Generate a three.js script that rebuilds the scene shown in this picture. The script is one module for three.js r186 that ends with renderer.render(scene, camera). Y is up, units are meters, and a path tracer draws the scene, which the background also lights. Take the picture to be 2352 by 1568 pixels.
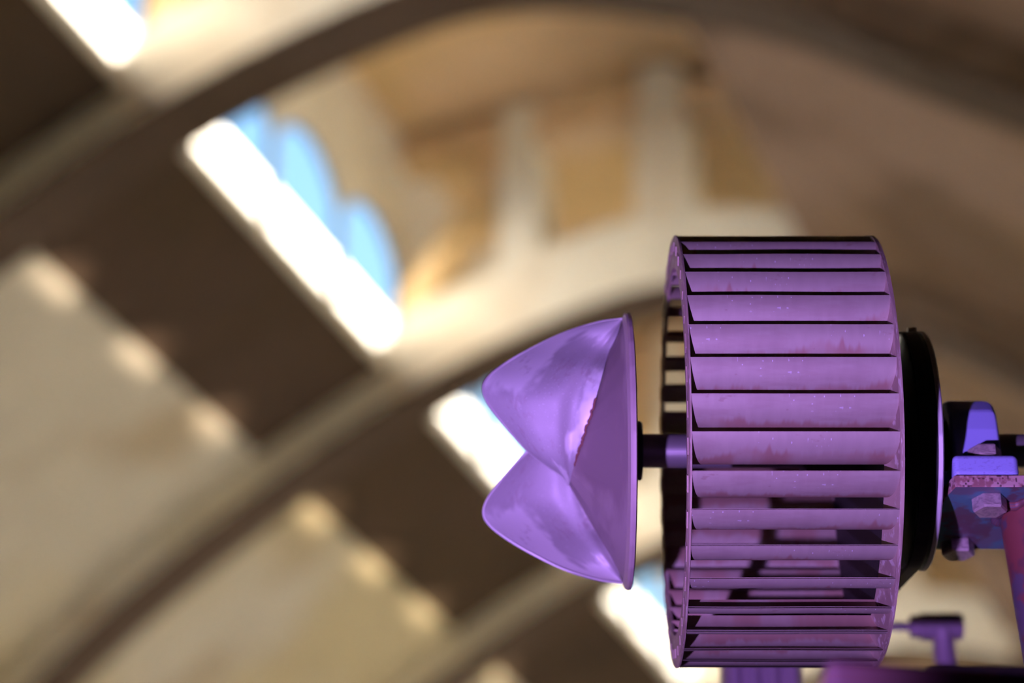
import * as THREE from 'three';
import { RoundedBoxGeometry } from 'three/addons/geometries/RoundedBoxGeometry.js';
import { mergeGeometries, toCreasedNormals } from 'three/addons/utils/BufferGeometryUtils.js';
import { Sky } from 'three/addons/objects/Sky.js';

// ------------------------------------------------------------------ camera, sky, sun, lamp, exposure
const R = (d) => THREE.MathUtils.degToRad(d), PITCH = R(27), HALL = R(-20);
const scene = new THREE.Scene();
const camera = new THREE.PerspectiveCamera(2 * Math.atan(784 / 5553) * 180 / Math.PI, 1.5, 0.05, 400);
camera.filmGauge = 36;
camera.position.set(0, 1.1, 1.0247);
camera.rotation.x = PITCH;
camera.focus = 1.045;
camera.userData.fStop = 5.6;
scene.add(camera);

const renderer = new THREE.WebGLRenderer({ antialias: true });
renderer.toneMapping = THREE.LinearToneMapping;
renderer.toneMappingExposure = 1;
renderer.shadowMap.enabled = true;

// hall axes: v to the left, u along the hall, w up, all from the camera's spot
const hallMatrix = new THREE.Matrix4().makeRotationY(HALL).setPosition(0, 1.1, 1.0247);
const hallPoint = (v, u, w) => new THREE.Vector3(-v, w, -u).applyMatrix4(hallMatrix);

const sunTowards = new THREE.Vector3(Math.cos(R(19.6)), Math.sin(R(19.6)), 0).applyAxisAngle(new THREE.Vector3(0, 1, 0), HALL + R(3.5));
const sky = new Sky();
sky.scale.setScalar(1000);
sky.material.uniforms.turbidity.value = 20;
sky.material.uniforms.rayleigh.value = 2;
sky.material.uniforms.mieCoefficient.value = 0.03;
sky.material.uniforms.mieDirectionalG.value = 0.3;
sky.material.uniforms.cloudCoverage.value = 0;
sky.material.uniforms.sunPosition.value.copy(sunTowards);
scene.add(sky);
scene.environmentIntensity = 1.3;

const sun = new THREE.DirectionalLight(new THREE.Color(1, 0.80, 0.56), 36);
sun.position.copy(sunTowards).multiplyScalar(60).add(hallPoint(3.5, 12, 0));
sun.target.position.copy(hallPoint(3.5, 12, 0));
sun.castShadow = true;
Object.assign(sun.shadow.camera, { left: -40, right: 40, top: 40, bottom: -40, near: 1, far: 140 });
scene.add(sun, sun.target);

const AXIS_Y = 1.565;                                  // height of the fan shaft; the shaft lies along x at z = 0
const LAMP_AT = new THREE.Vector3(-0.142, 1.1711, 0.6298), LAMP_AIM = new THREE.Vector3(0.13, 1.555, 0);
const lamp = new THREE.SpotLight(new THREE.Color(0.47, 0.25, 1.0), 3.0, 4, R(19), 0.3, 2);
lamp.castShadow = true;
scene.add(lamp, lamp.target);

// ------------------------------------------------------------------ helpers
let seed = 7;
const rnd = () => { seed = (seed * 1664525 + 1013904223) >>> 0; return seed / 4294967296; };
const taken = new Map();
function numbered(name) { const n = taken.get(name) ?? 0; taken.set(name, n + 1); return n ? name + '_' + String(n).padStart(3, '0') : name; }
function shade(o) { o.castShadow = true; o.receiveShadow = true; return o; }
function part(name, geometry, material, parent) {
  const m = shade(new THREE.Mesh(geometry, material));
  m.name = parent ? name : numbered(name);
  (parent ?? scene).add(m);
  return m;
}
function tag(o, label, category, group) { o.userData.label = label; o.userData.category = category; if (group) o.userData.group = group; return o; }
function thing(name, label, category, at, group) {
  const o = new THREE.Group(); o.name = numbered(name);
  if (at) o.position.copy(at);
  scene.add(o);
  return tag(o, label, category, group);
}
function struct(name, geometry, material, parent) { const m = part(name, geometry, material, parent); if (!parent) m.userData.kind = 'structure'; return m; }
const flat = (g) => { const n = g.index ? g.toNonIndexed() : g; n.computeVertexNormals(); return n; };
const lathe = (pts, seg = 128) => toCreasedNormals(new THREE.LatheGeometry(pts.map((p) => new THREE.Vector2(p[1], p[0])), seg).rotateZ(-Math.PI / 2), 0.5);   // [along x, radius]
const latheY = (pts, seg = 48) => toCreasedNormals(new THREE.LatheGeometry(pts.map((p) => new THREE.Vector2(p[1], p[0])), seg), 0.5);                     // [up, radius]
function tube(a, b, r, seg = 24) {
  const d = new THREE.Vector3().subVectors(b, a), g = new THREE.CylinderGeometry(r, r, d.length(), seg, 1);
  g.applyQuaternion(new THREE.Quaternion().setFromUnitVectors(new THREE.Vector3(0, 1, 0), d.clone().normalize()));
  return g.translate((a.x + b.x) / 2, (a.y + b.y) / 2, (a.z + b.z) / 2);
}
const box = (w, h, d, x, y, z, r = 0.003) => new RoundedBoxGeometry(w, h, d, 3, r).translate(x, y, z);
const V = (x, y, z) => new THREE.Vector3(x, y, z);

// ------------------------------------------------------------------ textures
function lattice(n, s) { let k = s; const a = new Float32Array(n * n); for (let i = 0; i < n * n; i++) { k = (k * 1664525 + 1013904223) >>> 0; a[i] = k / 4294967296; } return a; }
function noise(n, s) {                                  // periodic value noise on [0,1)^2 with n cells
  const a = lattice(n, s), f = (t) => t * t * (3 - 2 * t);
  return (x, y) => {
    x = (x - Math.floor(x)) * n; y = (y - Math.floor(y)) * n;
    const i = Math.floor(x) % n, j = Math.floor(y) % n, u = f(x - Math.floor(x)), v = f(y - Math.floor(y)), i1 = (i + 1) % n, j1 = (j + 1) % n;
    return (a[j * n + i] * (1 - u) + a[j * n + i1] * u) * (1 - v) + (a[j1 * n + i] * (1 - u) + a[j1 * n + i1] * u) * v;
  };
}
function fbm(n, s, octaves) { const l = [...Array(octaves)].map((_, i) => noise(n << i, s + i * 101)); return (x, y) => { let t = 0, k = 0.5, w = 0; for (const o of l) { t += k * o(x, y); w += k; k *= 0.55; } return t / w; }; }
const toS = (c) => 255 * (c <= 0.0031308 ? 12.92 * c : 1.055 * Math.pow(Math.min(c, 1), 1 / 2.4) - 0.055);
function texture(w, h, f, colour = true) {              // f(u, v) -> linear rgb (or a grey level)
  const d = new Uint8Array(w * h * 4);
  for (let j = 0; j < h; j++) for (let i = 0; i < w; i++) {
    const c = f((i + 0.5) / w, (j + 0.5) / h), o = 4 * (j * w + i);
    for (let k = 0; k < 3; k++) d[o + k] = colour ? toS(Math.max(0, c[k])) : 255 * Math.max(0, Math.min(1, c));
    d[o + 3] = 255;
  }
  const t = new THREE.DataTexture(d, w, h);
  t.wrapS = t.wrapT = THREE.RepeatWrapping; t.magFilter = THREE.LinearFilter; t.minFilter = THREE.LinearMipmapLinearFilter; t.generateMipmaps = true;
  if (colour) t.colorSpace = THREE.SRGBColorSpace;
  t.needsUpdate = true;
  return t;
}
const mix = (a, b, t) => a.map((x, i) => x + (b[i] - x) * t), sm = THREE.MathUtils.smoothstep, cl = (x) => Math.max(0, Math.min(1, x));
function repeated(t, x, y = x) { const c = t.clone(); c.repeat.set(x, y); c.needsUpdate = true; return c; }
const std = (o) => new THREE.MeshStandardMaterial({ side: THREE.DoubleSide, roughness: 0.9, metalness: 0, ...o });
const lin = (r, g, b) => new THREE.Color(r, g, b);

// plaster and concrete: broad stains, fine grain (8 m to a tile)
const f1 = fbm(5, 11, 5), f2 = fbm(9, 71, 5), f3 = fbm(40, 5, 3);
const stained = (pale, tan, dark) => repeated(texture(512, 512, (u, v) => {
  const a = sm(f1(u, v), 0.38, 0.62), b = sm(f2(u + 0.3, v), 0.52, 0.72), c = 0.9 + 0.2 * f3(u, v);
  return mix(mix(pale, tan, a), dark, 0.7 * b).map((x) => x * c);
}), 1 / 8);
const M = {};
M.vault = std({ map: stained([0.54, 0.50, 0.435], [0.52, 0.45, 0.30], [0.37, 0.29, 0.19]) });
M.vaultShade = std({ map: stained([0.060, 0.035, 0.022], [0.054, 0.031, 0.014], [0.036, 0.020, 0.009]) });  // same vault concrete, with its shade below the windows put into the colour
M.haunch_shade = std({ map: stained([0.22, 0.16, 0.12], [0.19, 0.13, 0.08], [0.12, 0.075, 0.045]) });  // right end of the ribs, the low light there painted as brown
M.ribShade = std({ map: stained([0.09, 0.06, 0.045], [0.07, 0.044, 0.028], [0.048, 0.029, 0.018]) });  // rib undersides: shade put into the colour
M.rib = std({ map: stained([0.82, 0.79, 0.73], [0.80, 0.74, 0.61], [0.70, 0.59, 0.47]) });
M.roof = std({ map: stained([0.74, 0.54, 0.36], [0.70, 0.50, 0.26], [0.54, 0.36, 0.19]) });
M.crownShade = std({ map: stained([0.28, 0.19, 0.15], [0.21, 0.135, 0.08], [0.12, 0.07, 0.042]) });  // right-hand vault, its shade mixed into the brown
M.floor = std({ map: stained([0.16, 0.15, 0.14], [0.13, 0.11, 0.09], [0.08, 0.07, 0.06]) });
M.brick = std({ color: lin(0.07, 0.05, 0.04) });
M.wood = std({ color: lin(0.70, 0.62, 0.52), roughness: 0.7 });
M.facade = std({ color: lin(0.86, 0.85, 0.82) });
M.ground = std({ color: lin(0.25, 0.23, 0.2) });
M.glass = new THREE.MeshPhysicalMaterial({ color: 0xffffff, transmission: 1, thickness: 0, roughness: 0.02, ior: 1.5, side: THREE.DoubleSide });
M.frosted = new THREE.MeshPhysicalMaterial({ color: lin(0.92, 0.90, 0.86), transmission: 0.95, thickness: 0, roughness: 1, side: THREE.DoubleSide });

// metals
const g1 = fbm(6, 31, 5), g2 = fbm(24, 47, 4), g3 = noise(180, 3), g4 = noise(60, 9);
M.blade = std({
  roughness: 0.62, metalness: 0.25,
  map: texture(1024, 256, (u, v) => {                  // v 0 at the outer edge, 1 at the inner edge
    const edge = 0.44 + 0.6 * (g1(u, 0.2) - 0.5) + 0.20 * (g2(u * 2, 0.7) - 0.5) + 0.08 * (g3(u, 0.1) - 0.5);
    const damp = sm(v, edge - 0.03, edge + 0.14) * (0.3 + 0.7 * sm(g1(u + 0.37, 0.6), 0.42, 0.58));
    let c = mix([0.39, 0.335, 0.265], [0.335, 0.21, 0.155], damp);
    c = mix(c, [0.30, 0.22, 0.18], 0.35 * sm(g1(u, v * 0.6 + 0.1), 0.55, 0.75));
    c = mix(c, [0.28, 0.19, 0.15], 0.5 * sm(g2(u + 0.13, v * 0.25 + 0.4), 0.74, 0.82));
    c = mix(c, [0.85, 0.85, 0.95], 0.6 * (1 - sm(v, 0.15, 0.45)) * sm(g3(u, v * 0.08) * 0.6 + g1(u + 0.7, 0.3) * 0.4, 0.80, 0.86));  // sparkling glints painted near the outer edge
    return c.map((x) => x * (0.93 + 0.14 * g2(u * 3, v * 0.1)));
  }),
});
M.ring = std({ roughness: 0.6, metalness: 0.3, map: repeated(texture(256, 256, (u, v) => mix(mix([0.46, 0.34, 0.27], [0.34, 0.24, 0.19], sm(g1(u, v), 0.4, 0.65)), [0.58, 0.5, 0.44], sm(g2(u, v), 0.6, 0.72))), 6, 1) });
M.alu = std({
  roughness: 0.8, metalness: 0.3,
  map: texture(512, 512, (u, v) => {
    let c = mix([0.84, 0.82, 0.80], [0.50, 0.47, 0.47], sm(g1(u * 0.6 + 0.15, v * 0.6 + 0.3), 0.44, 0.56));
    c = mix(c, [0.40, 0.28, 0.30], 0.4 * sm(g2(u * 2, v * 2.5) * 0.5 + g1(u + 0.2, v) * 0.5, 0.60, 0.74));
    return mix(c, [0.88, 0.88, 0.9], 0.5 * sm(g3(u * 2, v), 0.86, 0.97));
  }),
  roughnessMap: texture(256, 256, (u, v) => 0.75 + 0.5 * (g1(u, v) - 0.5), false),
});
M.aluPlain = std({ roughness: 0.5, metalness: 0.35, color: lin(0.60, 0.47, 0.46) });
M.dull = std({ roughness: 0.7, metalness: 0.2, map: texture(256, 256, (u, v) => mix([0.42, 0.33, 0.32], [0.30, 0.22, 0.22], sm(g1(u, v), 0.4, 0.65))) });
M.rustLine = std({ roughness: 0.9, color: lin(0.22, 0.09, 0.07) });
M.black = std({ roughness: 0.55, color: lin(0.012, 0.013, 0.012), metalness: 0.2 });
M.rubber = std({ roughness: 0.6, color: lin(0.010, 0.010, 0.010) });
M.pulley = std({ roughness: 0.3, metalness: 0.5, color: lin(0.06, 0.065, 0.055) });
M.lip = std({ roughness: 0.5, metalness: 0.4, color: lin(0.7, 0.66, 0.66) });
M.shaft = std({ roughness: 0.4, metalness: 0.6, color: lin(0.30, 0.27, 0.28) });
M.blue = std({ roughness: 0.5, map: texture(256, 256, (u, v) => mix([0.34, 0.36, 0.74], [0.24, 0.22, 0.50], 0.7 * sm(g2(u, v), 0.58, 0.75))) });
M.zinc = std({ roughness: 0.4, metalness: 0.5, map: texture(128, 128, (u, v) => mix([0.66, 0.55, 0.5], [0.45, 0.36, 0.34], sm(g2(u, v), 0.4, 0.7))) });
M.teal = std({ roughness: 0.55, metalness: 0.2, map: repeated(texture(512, 512, (u, v) => mix(mix([0.10, 0.26, 0.30], [0.17, 0.17, 0.20], sm(g1(u, v), 0.42, 0.6)), [0.16, 0.07, 0.08], 0.8 * sm(g1(u + 0.4, v + 0.2), 0.56, 0.70))), 12) });
M.sawn = std({ roughness: 0.6, metalness: 0.35, map: repeated(texture(256, 256, (u, v) => mix(mix([0.70, 0.46, 0.42], [0.42, 0.20, 0.18], sm(g2(u, v), 0.42, 0.62)), [0.12, 0.06, 0.06], sm(g4(u, v), 0.74, 0.86))), 14) });
M.red = std({ roughness: 0.5, metalness: 0.1, map: repeated(texture(256, 256, (u, v) => mix(mix([0.21, 0.055, 0.05], [0.12, 0.05, 0.055], sm(g1(u, v), 0.38, 0.56)), [0.10, 0.075, 0.10], sm(g1(u + 0.3, v + 0.6), 0.46, 0.58))), 1, 14) });
M.darkSteel = std({ roughness: 0.6, metalness: 0.3, color: lin(0.045, 0.035, 0.03) });
M.steel = std({ roughness: 0.35, metalness: 0.45, color: lin(0.46, 0.34, 0.42) });

// ================================================================== THE HALL
const ARCH = [[-1.35, 3.0], [-0.7, 3.95], [0, 4.6], [0.6, 5.05], [1.34, 5.55], [1.8, 5.88], [2.34, 6.15], [2.85, 6.33], [3.35, 6.4], [3.83, 6.32], [4.35, 6.17], [4.8, 5.99], [5.15, 5.82], [5.55, 5.6], [6.0, 5.33], [6.67, 4.86], [7.4, 4.2], [8.1, 3.3], [8.55, 2.2], [8.75, 0.8], [8.8, -1.1]];
const arch = new THREE.CatmullRomCurve3(ARCH.map(([v, w]) => V(v, w, 0)), false, 'centripetal').getPoints(260);
const offset = (i, d) => { const a = arch[Math.max(0, i - 1)], b = arch[Math.min(arch.length - 1, i + 1)], t = V(b.x - a.x, b.y - a.y, 0).normalize(); return [arch[i].x - t.y * d, arch[i].y + t.x * d]; };
function band(v0, v1, inner, outer) {                   // cross-section of a strip of the vault between two lateral positions
  const k = arch.map((_, i) => i).filter((i) => arch[i].x >= v0 - 0.01 && arch[i].x <= v1 + 0.01);
  return [...k.map((i) => offset(i, inner)), ...k.reverse().map((i) => offset(i, outer))];
}
function prism(section, u0, u1) {                       // section [v, w] extruded along the hall, in hall axes
  const s = new THREE.Shape(section.map(([v, w]) => new THREE.Vector2(-v, w)));
  return toCreasedNormals(new THREE.ExtrudeGeometry(s, { depth: u1 - u0, bevelEnabled: false, steps: 1 }).translate(0, 0, -u1), 0.4);
}
const rect = (v0, v1, w0, w1) => [[v0, w0], [v1, w0], [v1, w1], [v0, w1]];
const inHall = (g) => g.applyMatrix4(hallMatrix);
const U0 = -2.6, U1 = 25, UM = 5.3, PITCH_U = 3.15, RIBS = [5.3, 8.45, 11.6, 14.75, 17.9, 21.05, 24.2];

const ceiling = new THREE.Group(); ceiling.name = 'ceiling'; ceiling.userData.kind = 'structure'; scene.add(ceiling);
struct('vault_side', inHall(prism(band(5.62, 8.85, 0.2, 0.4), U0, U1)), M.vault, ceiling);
struct('vault_haunch', inHall(prism(band(4.84, 5.62, 0.2, 0.4), U0, U1)), M.vaultShade, ceiling);  // strip of the vault that carries painted shade
struct('vault_flank', inHall(prism(band(-1.4, 2.5, 0.2, 0.4), U0, U1)), M.crownShade, ceiling);
struct('vault_crown', inHall(prism(band(2.46, 4.88, 0.2, 0.4), U0, UM)), M.crownShade, ceiling);
struct('monitor_roof', inHall(prism([[2.0, 7.7], [3.65, 7.95], [5.3, 7.7], [5.3, 7.85], [3.65, 8.1], [2.0, 7.85]], UM - 0.2, U1)), M.roof, ceiling);

const floor = struct('floor', inHall(new THREE.BoxGeometry(11.2, 0.3, U1 - U0).translate(-3.8, -1.25, -(U0 + U1) / 2)), M.floor);
struct('wall_front', inHall(prism(rect(-1.6, 9.2, -1.1, 8.1), U1, U1 + 0.3)), M.vault);
struct('wall_back', inHall(prism(rect(-1.6, 9.2, -1.1, 7.2), U0 - 0.3, U0)), M.brick);
struct('wall_monitor', inHall(prism(rect(2.1, 5.2, 6.2, 7.8), UM - 0.2, UM)), M.roof);
const ground = struct('ground', new THREE.BoxGeometry(240, 0.2, 240).translate(0, -0.32, 0), M.ground);

// walls pierced by windows: drawn in the (u, w) plane, then stood up at lateral position v
function piercedWall(name, v0, v1, w0, w1, holes, ua, ub, material) {
  const s = new THREE.Shape([V(ua, w0, 0), V(ub, w0, 0), V(ub, w1, 0), V(ua, w1, 0)].map((p) => new THREE.Vector2(p.x, p.y)));
  for (const h of holes) s.holes.push(h);
  const g = new THREE.ExtrudeGeometry(s, { depth: v1 - v0, bevelEnabled: false, curveSegments: 12 });
  // (u, w, depth) -> hall (-v, w, -u)
  g.applyMatrix4(new THREE.Matrix4().set(0, 0, -1, -v0, 0, 1, 0, 0, -1, 0, 0, 0, 0, 0, 0, 1));
  return struct(name, inHall(toCreasedNormals(g, 0.4)), material);
}
function archHole(u0, u1, w0, spring, rise, Kind = THREE.Path) {
  const half = (u1 - u0) / 2, rad = (half * half + rise * rise) / (2 * rise), cy = spring + rise - rad, a = Math.asin(half / rad), p = new Kind();
  p.moveTo(u0, w0); p.lineTo(u0, spring);
  p.absarc((u0 + u1) / 2, cy, rad, Math.PI / 2 + a, Math.PI / 2 - a, true);
  p.lineTo(u1, w0); p.lineTo(u0, w0);
  return p;
}
const bays = RIBS.slice(0, -1), openings = bays.flatMap((u) => [0.50, 1.37, 2.24].map((o) => [u + o + 0.006, u + o + 0.832]));
const SILL = 6.2, SPRING = 6.79, RISE = 0.24, SILL_R = 6.44, SPRING_R = 6.81, RISE_R = 0.15;
piercedWall('wall_clerestory_left', 4.90, 4.935, 6.14, 7.8, openings.map(([a, b]) => archHole(a, b, SILL, SPRING, RISE)), UM - 0.2, U1, M.rib);
piercedWall('wall_clerestory_right', 2.36, 2.41, 6.41, 7.8, openings.map(([a, b]) => archHole(a, b, SILL_R, SPRING_R, RISE_R)), UM - 0.2, U1, M.rib);
let windowNumber = 0;
function clerestoryWindow(a, b, v, SILL, SPRING, RISE, split) {
  const g = new THREE.Group(); g.name = 'window_' + ++windowNumber; g.userData.kind = 'structure'; scene.add(g);
  const along = (shape, depth) => inHall(new THREE.ExtrudeGeometry(shape, { depth, bevelEnabled: false, curveSegments: 12 }).applyMatrix4(new THREE.Matrix4().set(0, 0, -1, -v, 0, 1, 0, 0, -1, 0, 0, 0, 0, 0, 0, 1)));
  const f = archHole(a, b, SILL, SPRING, RISE, THREE.Shape); f.holes.push(archHole(a + 0.012, b - 0.012, SILL + 0.02, SPRING, RISE - 0.012));
  struct('window_frame', along(f, 0.024), M.wood, g);
  if (!split) struct('pane', along(archHole(a + 0.012, b - 0.012, SILL + 0.02, SPRING, RISE - 0.012, THREE.Shape), 0.004), M.glass, g);
  else {
    struct('pane', along(new THREE.Shape([[a + 0.012, SILL + 0.02], [b - 0.012, SILL + 0.02], [b - 0.012, split], [a + 0.012, split]].map((p) => new THREE.Vector2(...p))), 0.004), M.frosted, g);
    struct('pane', along(archHole(a + 0.012, b - 0.012, split, SPRING, RISE - 0.012, THREE.Shape), 0.004), M.glass, g);
  }
}
for (const [a, b] of openings) clerestoryWindow(a, b, 4.905, SILL, SPRING, RISE, 0);
for (const [a, b] of openings) clerestoryWindow(a, b, 2.375, SILL_R, SPRING_R, RISE_R, 6.912);  // unseen side: lower panes frosted to trim and spread the sunlight
// tall frosted windows added in the unseen side wall to light the left vault
const addedTall = bays.map((u) => [u + 0.45, u + 2.75]);
piercedWall('wall_right', -1.6, -1.3, -1.1, 3.15, addedTall.map(([a, b]) => new THREE.Path([[a, 0], [b, 0], [b, 2.7], [a, 2.7]].map((p) => new THREE.Vector2(...p)))), U0, U1, M.brick);
for (const [a, b] of addedTall) {
  const g = new THREE.Group(); g.name = 'window_' + ++windowNumber; g.userData.kind = 'structure'; scene.add(g);
  const bar = (u0, u1, w0, w1) => prism(rect(-1.5, -1.42, w0, w1), u0, u1);
  struct('window_frame', inHall(mergeGeometries([bar(a, b, 0, 0.06), bar(a, b, 2.64, 2.7), bar(a, a + 0.06, 0, 2.7), bar(b - 0.06, b, 0, 2.7), bar((a + b) / 2 - 0.03, (a + b) / 2 + 0.03, 0, 2.7), bar(a, b, 1.32, 1.38)])), M.wood, g);
  struct('pane', inHall(prism(rect(-1.47, -1.465, 0.03, 2.67), a + 0.03, b - 0.03)), M.frosted, g);
}

// concrete arch ribs with posts and a slanted brace up to the monitor roof
const ribSection = band(-1.35, 8.8, 0, 0.42);
const k0 = arch.map((_, i) => i);
const ribPart = (k0) => [...k0.map((i) => offset(i, 0)), ...[...k0].reverse().map((i) => offset(i, arch[i].x > 2.5 && arch[i].x < 4.75 ? 0.46 : 0.38))];
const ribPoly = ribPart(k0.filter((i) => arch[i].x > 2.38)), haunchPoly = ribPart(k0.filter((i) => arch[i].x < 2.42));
const soffitShadePoly = [...k0.map((i) => offset(i, -0.025)), ...[...k0].reverse().map((i) => offset(i, 0.002))];
const quad = (a, b, w) => { const d = new THREE.Vector2(b[0] - a[0], b[1] - a[1]).normalize().multiplyScalar(w / 2); return [[a[0] - d.y, a[1] + d.x], [b[0] - d.y, b[1] + d.x], [b[0] + d.y, b[1] - d.x], [a[0] + d.y, a[1] - d.x]]; };
for (const u of RIBS) {
  if (u > 20) continue;
  const t = new THREE.Group(); t.name = numbered('arch_rib'); scene.add(t);
  t.userData.kind = 'structure';
  t.position.copy(hallPoint(3.5, u, -1.1)); t.rotation.y = HALL;
  const local = (g) => g.translate(3.5, 1.1, u);
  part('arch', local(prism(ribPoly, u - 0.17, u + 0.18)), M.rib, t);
  part('haunch_shade', local(prism(haunchPoly, u - 0.168, u + 0.178)), M.haunch_shade, t);
  part('soffit_shade', local(prism(soffitShadePoly, u - 0.172, u + 0.182)), M.ribShade, t);  // thin dark skin added for the shade under the rib
  part('post', local(prism([[4.0, 6.5], [4.28, 6.4], [4.24, 7.8], [4.04, 7.8]], u - 0.13, u + 0.17)), M.rib, t);
  part('post', local(prism([[3.08, 6.6], [3.45, 6.7], [3.38, 7.9], [3.14, 7.9]], u - 0.13, u + 0.17)), M.rib, t);
  part('brace', local(prism(quad([4.85, 6.55], [4.1, 7.72], 0.16), u - 0.1, u + 0.1)), M.roof, t);
  part('tie_beam', local(prism(rect(2.42, 4.9, 7.55, 7.72), u - 0.12, u + 0.12)), M.roof, t);
}

// white rendered building outside, seen through the clerestory
{
  const t = thing('neighbouring_building', 'sunlit white building outside, glaring through the lower part of the clerestory windows', 'building', hallPoint(13, 30, -1.2));
  t.rotation.y = HALL;
  part('wall', new THREE.BoxGeometry(2, 16.6, 110).translate(0, 8.3, 0), M.facade, t);
  part('coping', new RoundedBoxGeometry(2.3, 0.25, 110.2, 2, 0.05).translate(0, 16.7, 0), M.facade, t);
}

// ================================================================== THE MACHINE
const D = 1.124, F = 5553, CY = 0.0512;                 // shaft distance, focal length in pixels, shaft below the optical axis
const P = (px, py, z) => V((px - 1176) / F * (D - z), CY - (py - 784) / F * (D - z), z);   // sizes measured on the photograph, for shaping the parts in the shaft's own axes
const turned = (o) => { o.rotation.x = PITCH; return o; };

// ---- fan wheel
const WR = 0.0999, WX0 = 0.0751, WX1 = 0.1652, NB = 38;
const wheel = turned(thing('fan_wheel', 'wide drum-shaped fan wheel of curved blades lit violet, right of the cone impeller', 'fan wheel', V(0, AXIS_Y, 0)));
{
  const ringL = [[WX0, 0.0852], [WX0, WR - 0.0006], [WX0 + 0.0004, WR + 0.0002], [WX0 + 0.0012, WR + 0.0002], [WX0 + 0.0014, WR - 0.0006], [WX0 + 0.0014, 0.0852], [WX0, 0.0852]];
  part('left_ring', lathe(ringL, 160), M.ring, wheel);
  const ringR = [[WX1 - 0.0052, 0.0848], [WX1 - 0.0008, WR - 0.0014], [WX1 - 0.0006, WR + 0.0003], [WX1 + 0.0012, WR + 0.0003], [WX1 + 0.0014, WR - 0.0008], [WX1 - 0.0040, 0.0845], [WX1 - 0.0052, 0.0848]];
  part('right_ring', lathe(ringR, 160), M.ring, wheel);
  // solid backplate and hub; the plate is black to stand in for shadow inside the wheel
  const hub = part('hub', lathe([[WX1 - 0.03, 0.0078], [WX1 - 0.03, 0.0155], [WX1 - 0.001, 0.0165], [WX1 - 0.001, 0.03], [WX1 + 0.001, 0.03], [WX1 + 0.001, 0.0078]], 48), M.darkSteel, wheel);
  part('backplate', lathe([[WX1 - 0.0050, 0.0078], [WX1 - 0.0050, 0.0853], [WX1 - 0.0040, 0.0853], [WX1 - 0.0040, 0.0078]], 128), M.black, wheel);
  // one blade: a curved sheet with a bent tab riveted over the left ring
  const n = 14, a0 = R(12), a1 = R(93), L = 0.0157 * R(81), th = 0.0008, prof = [[0, 0]];
  for (let i = 1; i <= n; i++) { const a = a0 + (a1 - a0) * (i - 0.5) / n; prof.push([prof[i - 1][0] + Math.cos(a) * L / n, prof[i - 1][1] + Math.sin(a) * L / n]); }
  const blades = [], tabs = [];
  for (let variant = 0; variant < 19; variant++) {
    const pos = [], nor = [], uv = [], idx = [], NX = 6, warp = (rnd() - 0.5) * 0.0003;
    const xa = WX0 + 0.0008, xb = WX1 + 0.0001;
    const face = (sgn) => {
      const base = pos.length / 3;
      for (let j = 0; j <= NX; j++) for (let i = 0; i <= n; i++) {
        const a = a0 + (a1 - a0) * i / n, nt = Math.sin(a), nn = -Math.cos(a), q = j / NX;   // outward normal of the sheet (t, n)
        const t = prof[i][0] + sgn * nt * th / 2, d = prof[i][1] + sgn * nn * th / 2 + warp * Math.sin(q * 7 + variant) + 0.0002;
        pos.push(xa + (xb - xa) * q, -t, WR - d); nor.push(0, -sgn * nt, -sgn * nn); uv.push(0.0471 * variant * variant + 0.3137 * variant + q * 0.5, (variant % 2 ? 0.02 : 0.0) + 0.96 * i / n);
      }
      for (let j = 0; j < NX; j++) for (let i = 0; i < n; i++) { const p = base + j * (n + 1) + i, r = p + n + 1; sgn > 0 ? idx.push(p, p + 1, r, r, p + 1, r + 1) : idx.push(p, r, p + 1, r, r + 1, p + 1); }
      return base;
    };
    const A = face(1), B = face(-1), last = NX * (n + 1);
    const strip = (list) => { for (let i = 0; i + 1 < list.length; i++) { const [p, q] = [list[i], list[i + 1]]; idx.push(A + p, B + p, A + q, A + q, B + p, B + q); } };
    strip([...Array(NX + 1)].map((_, j) => j * (n + 1))); strip([...Array(NX + 1)].map((_, j) => j * (n + 1) + n).reverse());
    strip([...Array(n + 1)].map((_, i) => i).reverse()); strip([...Array(n + 1)].map((_, i) => last + i));
    const g = new THREE.BufferGeometry();
    g.setAttribute('position', new THREE.Float32BufferAttribute(pos, 3)); g.setAttribute('normal', new THREE.Float32BufferAttribute(nor, 3)); g.setAttribute('uv', new THREE.Float32BufferAttribute(uv, 2)); g.setIndex(idx);
    blades.push(g);
  }
  for (let k = 0; k < 3; k++) tabs.push(box(0.0007 + 0.0001 * k, 0.0075, 0.0045, WX0 - 0.0002, -0.006, WR - 0.0056 - 0.0004 * k, 0.0003).rotateX(0.0));
  for (let i = 0; i < NB; i++) {
    const th0 = R(7.3 + i * 360 / NB + (rnd() - 0.5) * 0.25);
    const b = part('blade', blades[(i * 7) % 19], M.blade, wheel);
    b.rotation.x = -th0;
    part('tab', tabs[Math.floor(rnd() * 3)], M.ring, b);
  }
}

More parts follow.
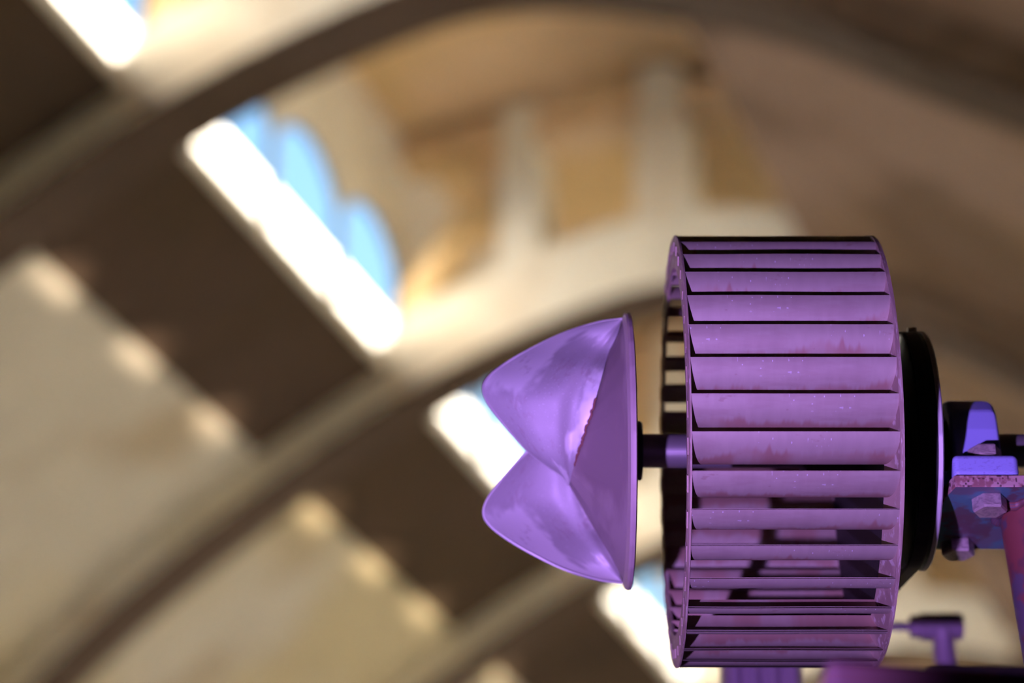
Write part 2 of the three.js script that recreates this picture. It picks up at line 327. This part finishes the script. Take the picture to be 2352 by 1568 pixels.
// ---- cone impeller: a dished disc with two folded petals
const cone = turned(thing('cone_impeller', 'violet-lit sheet metal impeller with two folded pointed petals on the left end of the shaft', 'impeller', V(0, AXIS_Y, 0)));
{
  const s = 1 / 4940, X = (px) => (px - 1176) * s;
  part('dish', lathe([[X(1264), 3 * s], [X(1310), 83 * s], [X(1360), 170 * s], [X(1405), 246 * s], [X(1432), 299 * s], [X(1436), 299 * s], [X(1408), 243 * s], [X(1314), 80 * s], [X(1270), 2 * s]], 128), M.dull, cone);
  part('rim', lathe([[X(1428), 296 * s], [X(1430), 306 * s], [X(1434), 316 * s], [X(1439), 319 * s], [X(1446), 318 * s], [X(1449), 312 * s], [X(1449), 303 * s], [X(1444), 296 * s], [X(1428), 296 * s]], 128), M.aluPlain, cone);
  part('hub', lathe([[X(1385), 38 * s], [X(1385), 75 * s], [X(1410), 92 * s], [X(1449), 92 * s], [X(1452), 66 * s], [X(1470), 69 * s], [X(1474), 66 * s], [X(1474), 38 * s]], 48), M.black, cone);
  const O = [[1429, 734, 0], [1380, 741, -6], [1300, 765, -12], [1225, 800, -6], [1165, 834, 12], [1128, 861, 30], [1112, 882, 42], [1110, 899, 50], [1118, 922, 58], [1142, 956, 70], [1180, 1001, 84], [1215, 1038, 90], [1255, 1068, 84], [1288, 1092, 62], [1306, 1114, 34]];
  const K = [[1429, 734, 0], [1417, 774, 40], [1400, 808, 46], [1384, 862, 113], [1368, 918, 136], [1351, 972, 135], [1336, 1018, 123], [1322, 1064, 94], [1306, 1114, 34]];
  const curve = (a) => new THREE.CatmullRomCurve3(a.map(([x, y, z]) => P(x, y, z * s)), false, 'centripetal');
  const co = curve(O), ck = curve(K), NT = 72, NS = 26, pts = [];
  for (let i = 0; i <= NT; i++) for (let j = 0; j <= NS; j++) {
    const t = i / NT, q = j / NS, p = co.getPointAt(t).lerp(ck.getPointAt(t), q), e = Math.sin(Math.PI * Math.min(1, t));
    p.z += e * s * (34 * Math.sin(Math.PI * q) * (1 - 0.35 * q) - 16 * Math.exp(-(((q - 0.86) / 0.1) ** 2)) * (1 - q) * 6 + 3 * Math.sin(9 * t + 5 * q));
    pts.push(p);
  }
  const grid = (flip, d) => {
    const g = new THREE.BufferGeometry(), idx = [], uv = [];
    for (let i = 0; i <= NT; i++) for (let j = 0; j <= NS; j++) { uv.push(i / NT * 0.8, j / NS * 0.6); if (i < NT && j < NS) { const a = i * (NS + 1) + j, b = a + NS + 1; flip ? idx.push(a, b, a + 1, b, b + 1, a + 1) : idx.push(a, a + 1, b, b, a + 1, b + 1); } }
    g.setAttribute('position', new THREE.Float32BufferAttribute(pts.flatMap((p) => [p.x, p.y, p.z]), 3)); g.setAttribute('uv', new THREE.Float32BufferAttribute(uv, 2)); g.setIndex(idx); g.computeVertexNormals();
    const p = g.attributes.position, n = g.attributes.normal;
    for (let i = 0; i < p.count; i++) p.setXYZ(i, p.getX(i) + n.getX(i) * d, p.getY(i) + n.getY(i) * d, p.getZ(i) + n.getZ(i) * d);
    return g;
  };
  const hem = (c, a, b) => new THREE.TubeGeometry(new THREE.CatmullRomCurve3([...Array(60)].map((_, i) => c.getPointAt(a + (b - a) * i / 59))), 120, 0.0007, 8);
  const petal = mergeGeometries([grid(false, 0.0004), grid(true, 0.0004), hem(co, 0, 1)]);
  for (const turn of [0, Math.PI]) { const m = part('petal', petal, M.alu, cone); m.rotation.x = turn; }
  // rust along the weld between petal and dish
  const weld = new THREE.TubeGeometry(new THREE.CatmullRomCurve3([...Array(40)].map((_, i) => { const t = 0.50 + 0.36 * i / 39, p = ck.getPointAt(t); return p.add(V((rnd() - 0.5) * 0.0008, (rnd() - 0.5) * 0.0008, 0.0003)); })), 90, 0.0006, 7);
  for (const turn of [0, Math.PI]) { const m = part('weld_seam', weld, M.rustLine, cone); m.rotation.x = turn; m.userData.label = 'rusty weld seam'; }
}

// ---- shaft
tag(part('drive_shaft', lathe([[0.042, 0], [0.042, 0.0074], [0.0426, 0.0079], [0.3994, 0.0079], [0.4, 0.0074], [0.4, 0]], 48).translate(0, AXIS_Y, 0), M.shaft), 'dark round steel shaft through the impeller, fan wheel, pulley and bearing', 'shaft');

// ---- pulley
const pulley = turned(thing('drive_pulley', 'black grooved belt pulley on the shaft just right of the fan wheel', 'pulley', V(0, AXIS_Y, 0)));
part('sheave', lathe([[0.1705, 0.0079], [0.1705, 0.02], [0.176, 0.021], [0.1775, 0.04], [0.1795, 0.0535], [0.1800, 0.0545], [0.1806, 0.0545], [0.1812, 0.0530], [0.1832, 0.0445], [0.1846, 0.0445], [0.1858, 0.0535], [0.1868, 0.0550], [0.1884, 0.0553], [0.1900, 0.0545], [0.1908, 0.052], [0.1908, 0.046], [0.188, 0.042], [0.187, 0.021], [0.194, 0.02], [0.194, 0.0079]], 128), M.pulley, pulley);
part('lip', lathe([[0.1884, 0.0546], [0.1888, 0.0555], [0.1905, 0.0556], [0.1911, 0.0550], [0.1911, 0.052], [0.1900, 0.052]], 128), M.lip, pulley).userData.label = 'bare metal edge of the pulley';
part('set_screw', flat(new THREE.CylinderGeometry(0.0022, 0.0026, 0.003, 6)).translate(0.1868, 0.0560, 0).rotateX(-0.1), M.zinc, pulley).userData.label = 'bright metal screw on the top edge';

// ---- second shaft behind: rod, small pulley, tee fitting
const RY = AXIS_Y + 0.027, RZ = -0.307;
tag(part('threaded_rod', tube(V(0.1, RY, RZ), V(0.2365, RY, RZ), 0.0026, 16), M.steel), 'thin violet-lit rod screwed into the tee fitting at lower right', 'rod');
const idler = thing('idler_pulley', 'small belt pulley on the thin rod, behind the fan wheel', 'pulley', V(0.183, RY, RZ));
part('sheave', lathe([[-0.006, 0.0026], [-0.006, 0.020], [-0.0045, 0.020], [-0.0015, 0.0155], [0.0015, 0.0155], [0.0045, 0.020], [0.006, 0.020], [0.006, 0.0026]], 64), M.pulley, idler);
{
  // belt round both pulleys
  const r1 = 0.0535, r2 = 0.0175, dz = RZ, dy = RY - AXIS_Y, len = Math.hypot(dz, dy), ang = Math.atan2(dy, dz), off = Math.acos((r1 - r2) / len), path = [];
  for (let i = 0; i <= 40; i++) { const a = ang + off + (2 * Math.PI - 2 * off) * i / 40; path.push(V(0.1838, AXIS_Y + r1 * Math.sin(a), r1 * Math.cos(a))); }
  for (let i = 0; i <= 16; i++) { const a = ang - off + 2 * off * i / 16; path.push(V(0.1838, RY + r2 * Math.sin(a), RZ + r2 * Math.cos(a))); }
  const c = new THREE.CatmullRomCurve3(path, true, 'catmullrom', 0.05), sec = new THREE.Shape([[-0.0028, 0.0021], [0.0028, 0.0021], [0.0028, -0.0021], [-0.0028, -0.0021]].map((p) => new THREE.Vector2(...p)));
  const NP = 200, ring = c.getSpacedPoints(NP), pos = [], idx = [];
  for (let i = 0; i < NP; i++) {
    const p = ring[i], q = ring[(i + 1) % NP], o = ring[(i + NP - 1) % NP], t = V(0, q.y - o.y, q.z - o.z).normalize(), nn = V(0, t.z, -t.y);
    for (const [x, h] of [[-0.0024, -0.003], [0.0024, -0.003], [0.003, 0.002], [-0.003, 0.002]]) pos.push(p.x + x, p.y - nn.y * h, p.z - nn.z * h);
    for (let k = 0; k < 4; k++) { const a = 4 * i + k, b = 4 * i + (k + 1) % 4, d = 4 * ((i + 1) % NP) + k, e = 4 * ((i + 1) % NP) + (k + 1) % 4; idx.push(a, d, b, b, d, e); }
  }
  const g = new THREE.BufferGeometry(); g.setAttribute('position', new THREE.Float32BufferAttribute(pos, 3)); g.setIndex(idx);
  tag(part('drive_belt', flat(g), M.rubber), 'black rubber drive belt running from the grooved pulley back behind the fan wheel', 'belt');
}
{
  const t = thing('tee_fitting', 'blurred violet metal tee fitting at lower right with a rod in its left end', 'pipe fitting', V(0.2511, RY, RZ));
  part('barrel', lathe([[-0.0135, 0.0026], [-0.0135, 0.0072], [-0.0128, 0.0079], [0.0105, 0.0079], [0.0113, 0.0074], [0.0113, 0.0052], [0.004, 0.0052]], 48), M.steel, t);
  part('stem', latheY([[-0.0295, 0.0], [-0.0295, 0.0066], [-0.0085, 0.0064], [-0.006, 0.0070], [-0.003, 0.0074]], 40), M.steel, t);
  part('lock_nut', flat(new THREE.CylinderGeometry(0.0066, 0.0066, 0.0055, 6)).rotateZ(Math.PI / 2).translate(-0.0163, 0, 0), M.steel, t);
}
{
  const t = thing('support_post', 'dark violet ribbed post showing below the bottom of the fan wheel', 'post', V(0.1435, 0, RZ));
  part('post', box(0.045, RY + 0.012, 0.034, 0, (RY + 0.012) / 2, 0, 0.004), M.steel, t);
  for (let k = 0; k < 4; k++) part('flute', new THREE.CylinderGeometry(0.0042, 0.0042, RY, 14).translate(-0.0165 + 0.011 * k, RY / 2, 0.0165), M.steel, t);
  part('foot', box(0.12, 0.012, 0.12, 0, 0.006, 0, 0.003), M.darkSteel, t);
}

// ---- bearing block
const hexHead = (r, h, y) => flat(new THREE.LatheGeometry([[0, 0], [r * 0.92, 0], [r, h * 0.14], [r, h * 0.86], [r * 0.88, h], [0, h]].map((p) => new THREE.Vector2(...p)), 6)).rotateY(Math.PI / 6).translate(0, y, 0);
{
  const t = thing('bearing_block', 'blue painted pillow block bearing bolted onto the steel plate right of the pulley', 'bearing', V(0.2115, AXIS_Y - 0.03, 0));
  part('base', mergeGeometries([box(0.0295, 0.011, 0.078, 0, 0.0055, 0, 0.0028), box(0.036, 0.0105, 0.046, -0.001, 0.0053, 0, 0.003)]), M.blue, t);
  const s = new THREE.Shape(); s.moveTo(-0.026, 0.008); s.lineTo(-0.0232, 0.0275); s.absarc(0, 0.03, 0.0232, Math.PI, 0, true); s.lineTo(0.026, 0.008); s.lineTo(-0.026, 0.008);
  const hole = new THREE.Path(); hole.absarc(0, 0.03, 0.0145, 0, Math.PI * 2); s.holes.push(hole);
  part('housing', toCreasedNormals(new THREE.ExtrudeGeometry(s, { depth: 0.014, bevelEnabled: true, bevelThickness: 0.004, bevelSize: 0.0022, bevelOffset: -0.0022, bevelSegments: 5, curveSegments: 40 }).rotateY(Math.PI / 2).translate(-0.007, 0, 0), 0.6), M.blue, t);
  part('inner_ring', lathe([[-0.0155, 0.008], [-0.0155, 0.0115], [-0.009, 0.0142], [0.009, 0.0142], [0.0115, 0.0115], [0.0115, 0.008]], 48).translate(0, 0.03, 0), M.black, t);
  for (const [x, z] of [[0.0022, 0.0275], [-0.0035, -0.0245]]) {
    const b = part('bolt', mergeGeometries([hexHead(0.0075, 0.0056, 0.0130), flat(new THREE.CylinderGeometry(0.004, 0.004, 0.012, 20).translate(0, 0.0065, 0))].filter(Boolean)).translate(x, 0, z), M.zinc, t);
    part('washer', flat(new THREE.CylinderGeometry(0.0078, 0.0078, 0.0014, 28)).translate(x, 0.0119, z), M.zinc, b);
    part('nut', hexHead(0.0078, 0.0072, 0).translate(x, -0.0125, z), M.zinc, t);
  }
}

// ---- welded stand: plate, leg, rails
{
  const t = thing('machine_stand', 'welded red and blue steel stand carrying the bearing, its rail across the bottom right corner', 'machine stand', V(0.232, 0, 0.01));
  const at = (g) => g.translate(-0.232, 0, -0.01);
  const s = new THREE.Shape([[0.1968, -0.0405], [0.42, -0.0405], [0.42, 0.0325], [0.194, 0.0325], [0.194, -0.0286]].map((p) => new THREE.Vector2(...p)));
  const plate = new THREE.ExtrudeGeometry(s, { depth: 0.0048, bevelEnabled: true, bevelThickness: 0.0004, bevelSize: 0.0003, bevelSegments: 2 }).rotateX(-Math.PI / 2).translate(0, AXIS_Y - 0.0355, 0);
  const m = part('mounting_plate', at(plate), M.teal, t); m.material = [M.teal, M.sawn];
  m.userData.label = 'blue-green steel plate with a raw cut edge';
  const top = V(0.2345, AXIS_Y - 0.0355, 0.012), foot = V(0.33, 0.01, 0.012);
  part('leg', at(tube(top, foot, 0.0135, 40)), M.red, t);
  part('leg', at(tube(V(0.40, AXIS_Y - 0.036, 0), V(0.42, 0.01, 0), 0.0135, 32)), M.red, t);
  const bead = new THREE.TorusGeometry(0.0142, 0.0028, 12, 60).rotateX(Math.PI / 2), bp = bead.attributes.position;
  for (let i = 0; i < bp.count; i++) { const a = Math.atan2(bp.getZ(i), bp.getX(i)), k = 1 + 0.06 * Math.sin(a * 11) + 0.04 * Math.sin(a * 5 + 1); bp.setXYZ(i, bp.getX(i) * k, bp.getY(i) * (0.9 + 0.3 * Math.sin(a * 9)), bp.getZ(i) * k); }
  bead.computeVertexNormals();
  part('weld_bead', at(bead.translate(top.x + 0.0002, top.y - 0.0012, top.z)), M.red, t);
  part('front_rail', at(box(0.5, 0.04, 0.04, 0.25, -0.02, -0.02, 0.004).rotateZ(R(-4)).translate(0.0939, AXIS_Y - 0.2205, 0.339)), M.red, t);
  part('rear_rail', at(box(0.32, 0.03, 0.03, 0.397, AXIS_Y - 0.0175, RZ, 0.003)), M.darkSteel, t);
  part('cross_tube', at(tube(V(0.41, AXIS_Y - 0.27, 0.33), V(0.41, AXIS_Y - 0.27, RZ), 0.0125)), M.darkSteel, t);
  part('upright', at(tube(V(0.41, AXIS_Y - 0.27, RZ), V(0.41, AXIS_Y - 0.03, RZ), 0.0125)), M.darkSteel, t);
  for (const [x, z] of [[0.33, 0.012], [0.42, 0]]) part('foot_plate', at(box(0.09, 0.012, 0.09, x, 0.006, z, 0.003)), M.darkSteel, t);
}

// ---- the violet spotlight on the floor
{
  const dir = new THREE.Vector3().subVectors(LAMP_AIM, LAMP_AT).normalize();
  const t = thing('stand_spotlight', 'small black spotlight with a violet lens on a tripod stand', 'spotlight', V(LAMP_AT.x, 0, LAMP_AT.z));
  const q = new THREE.Quaternion().setFromUnitVectors(V(0, 1, 0), dir), put = (g) => g.applyQuaternion(q).translate(0, LAMP_AT.y, 0);
  part('housing', put(latheY([[-0.11, 0], [-0.11, 0.025], [-0.09, 0.032], [-0.012, 0.036], [-0.012, 0.031], [-0.03, 0.029], [-0.03, 0]], 40)), M.black, t);
  part('lamp_lens', put(new THREE.CylinderGeometry(0.027, 0.027, 0.006, 32).translate(0, -0.022, 0)), std({ color: lin(0.05, 0.03, 0.1), emissive: lin(0.5, 0.24, 1), emissiveIntensity: 1.5 }), t);
  part('stem', latheY([[0.02, 0], [0.02, 0.012], [LAMP_AT.y - 0.06, 0.010], [LAMP_AT.y - 0.05, 0]], 24), M.black, t);
  for (let k = 0; k < 3; k++) part('leg', tube(V(0, 0.3, 0), V(0.25 * Math.cos(k * 2.094 + 0.5), 0.01, 0.25 * Math.sin(k * 2.094 + 0.5)), 0.008, 12), M.black, t);
  lamp.position.copy(LAMP_AT).addScaledVector(dir, 0.004);
  lamp.target.position.copy(LAMP_AIM);
  lamp.shadow.radius = 0.4;
}

renderer.render(scene, camera);
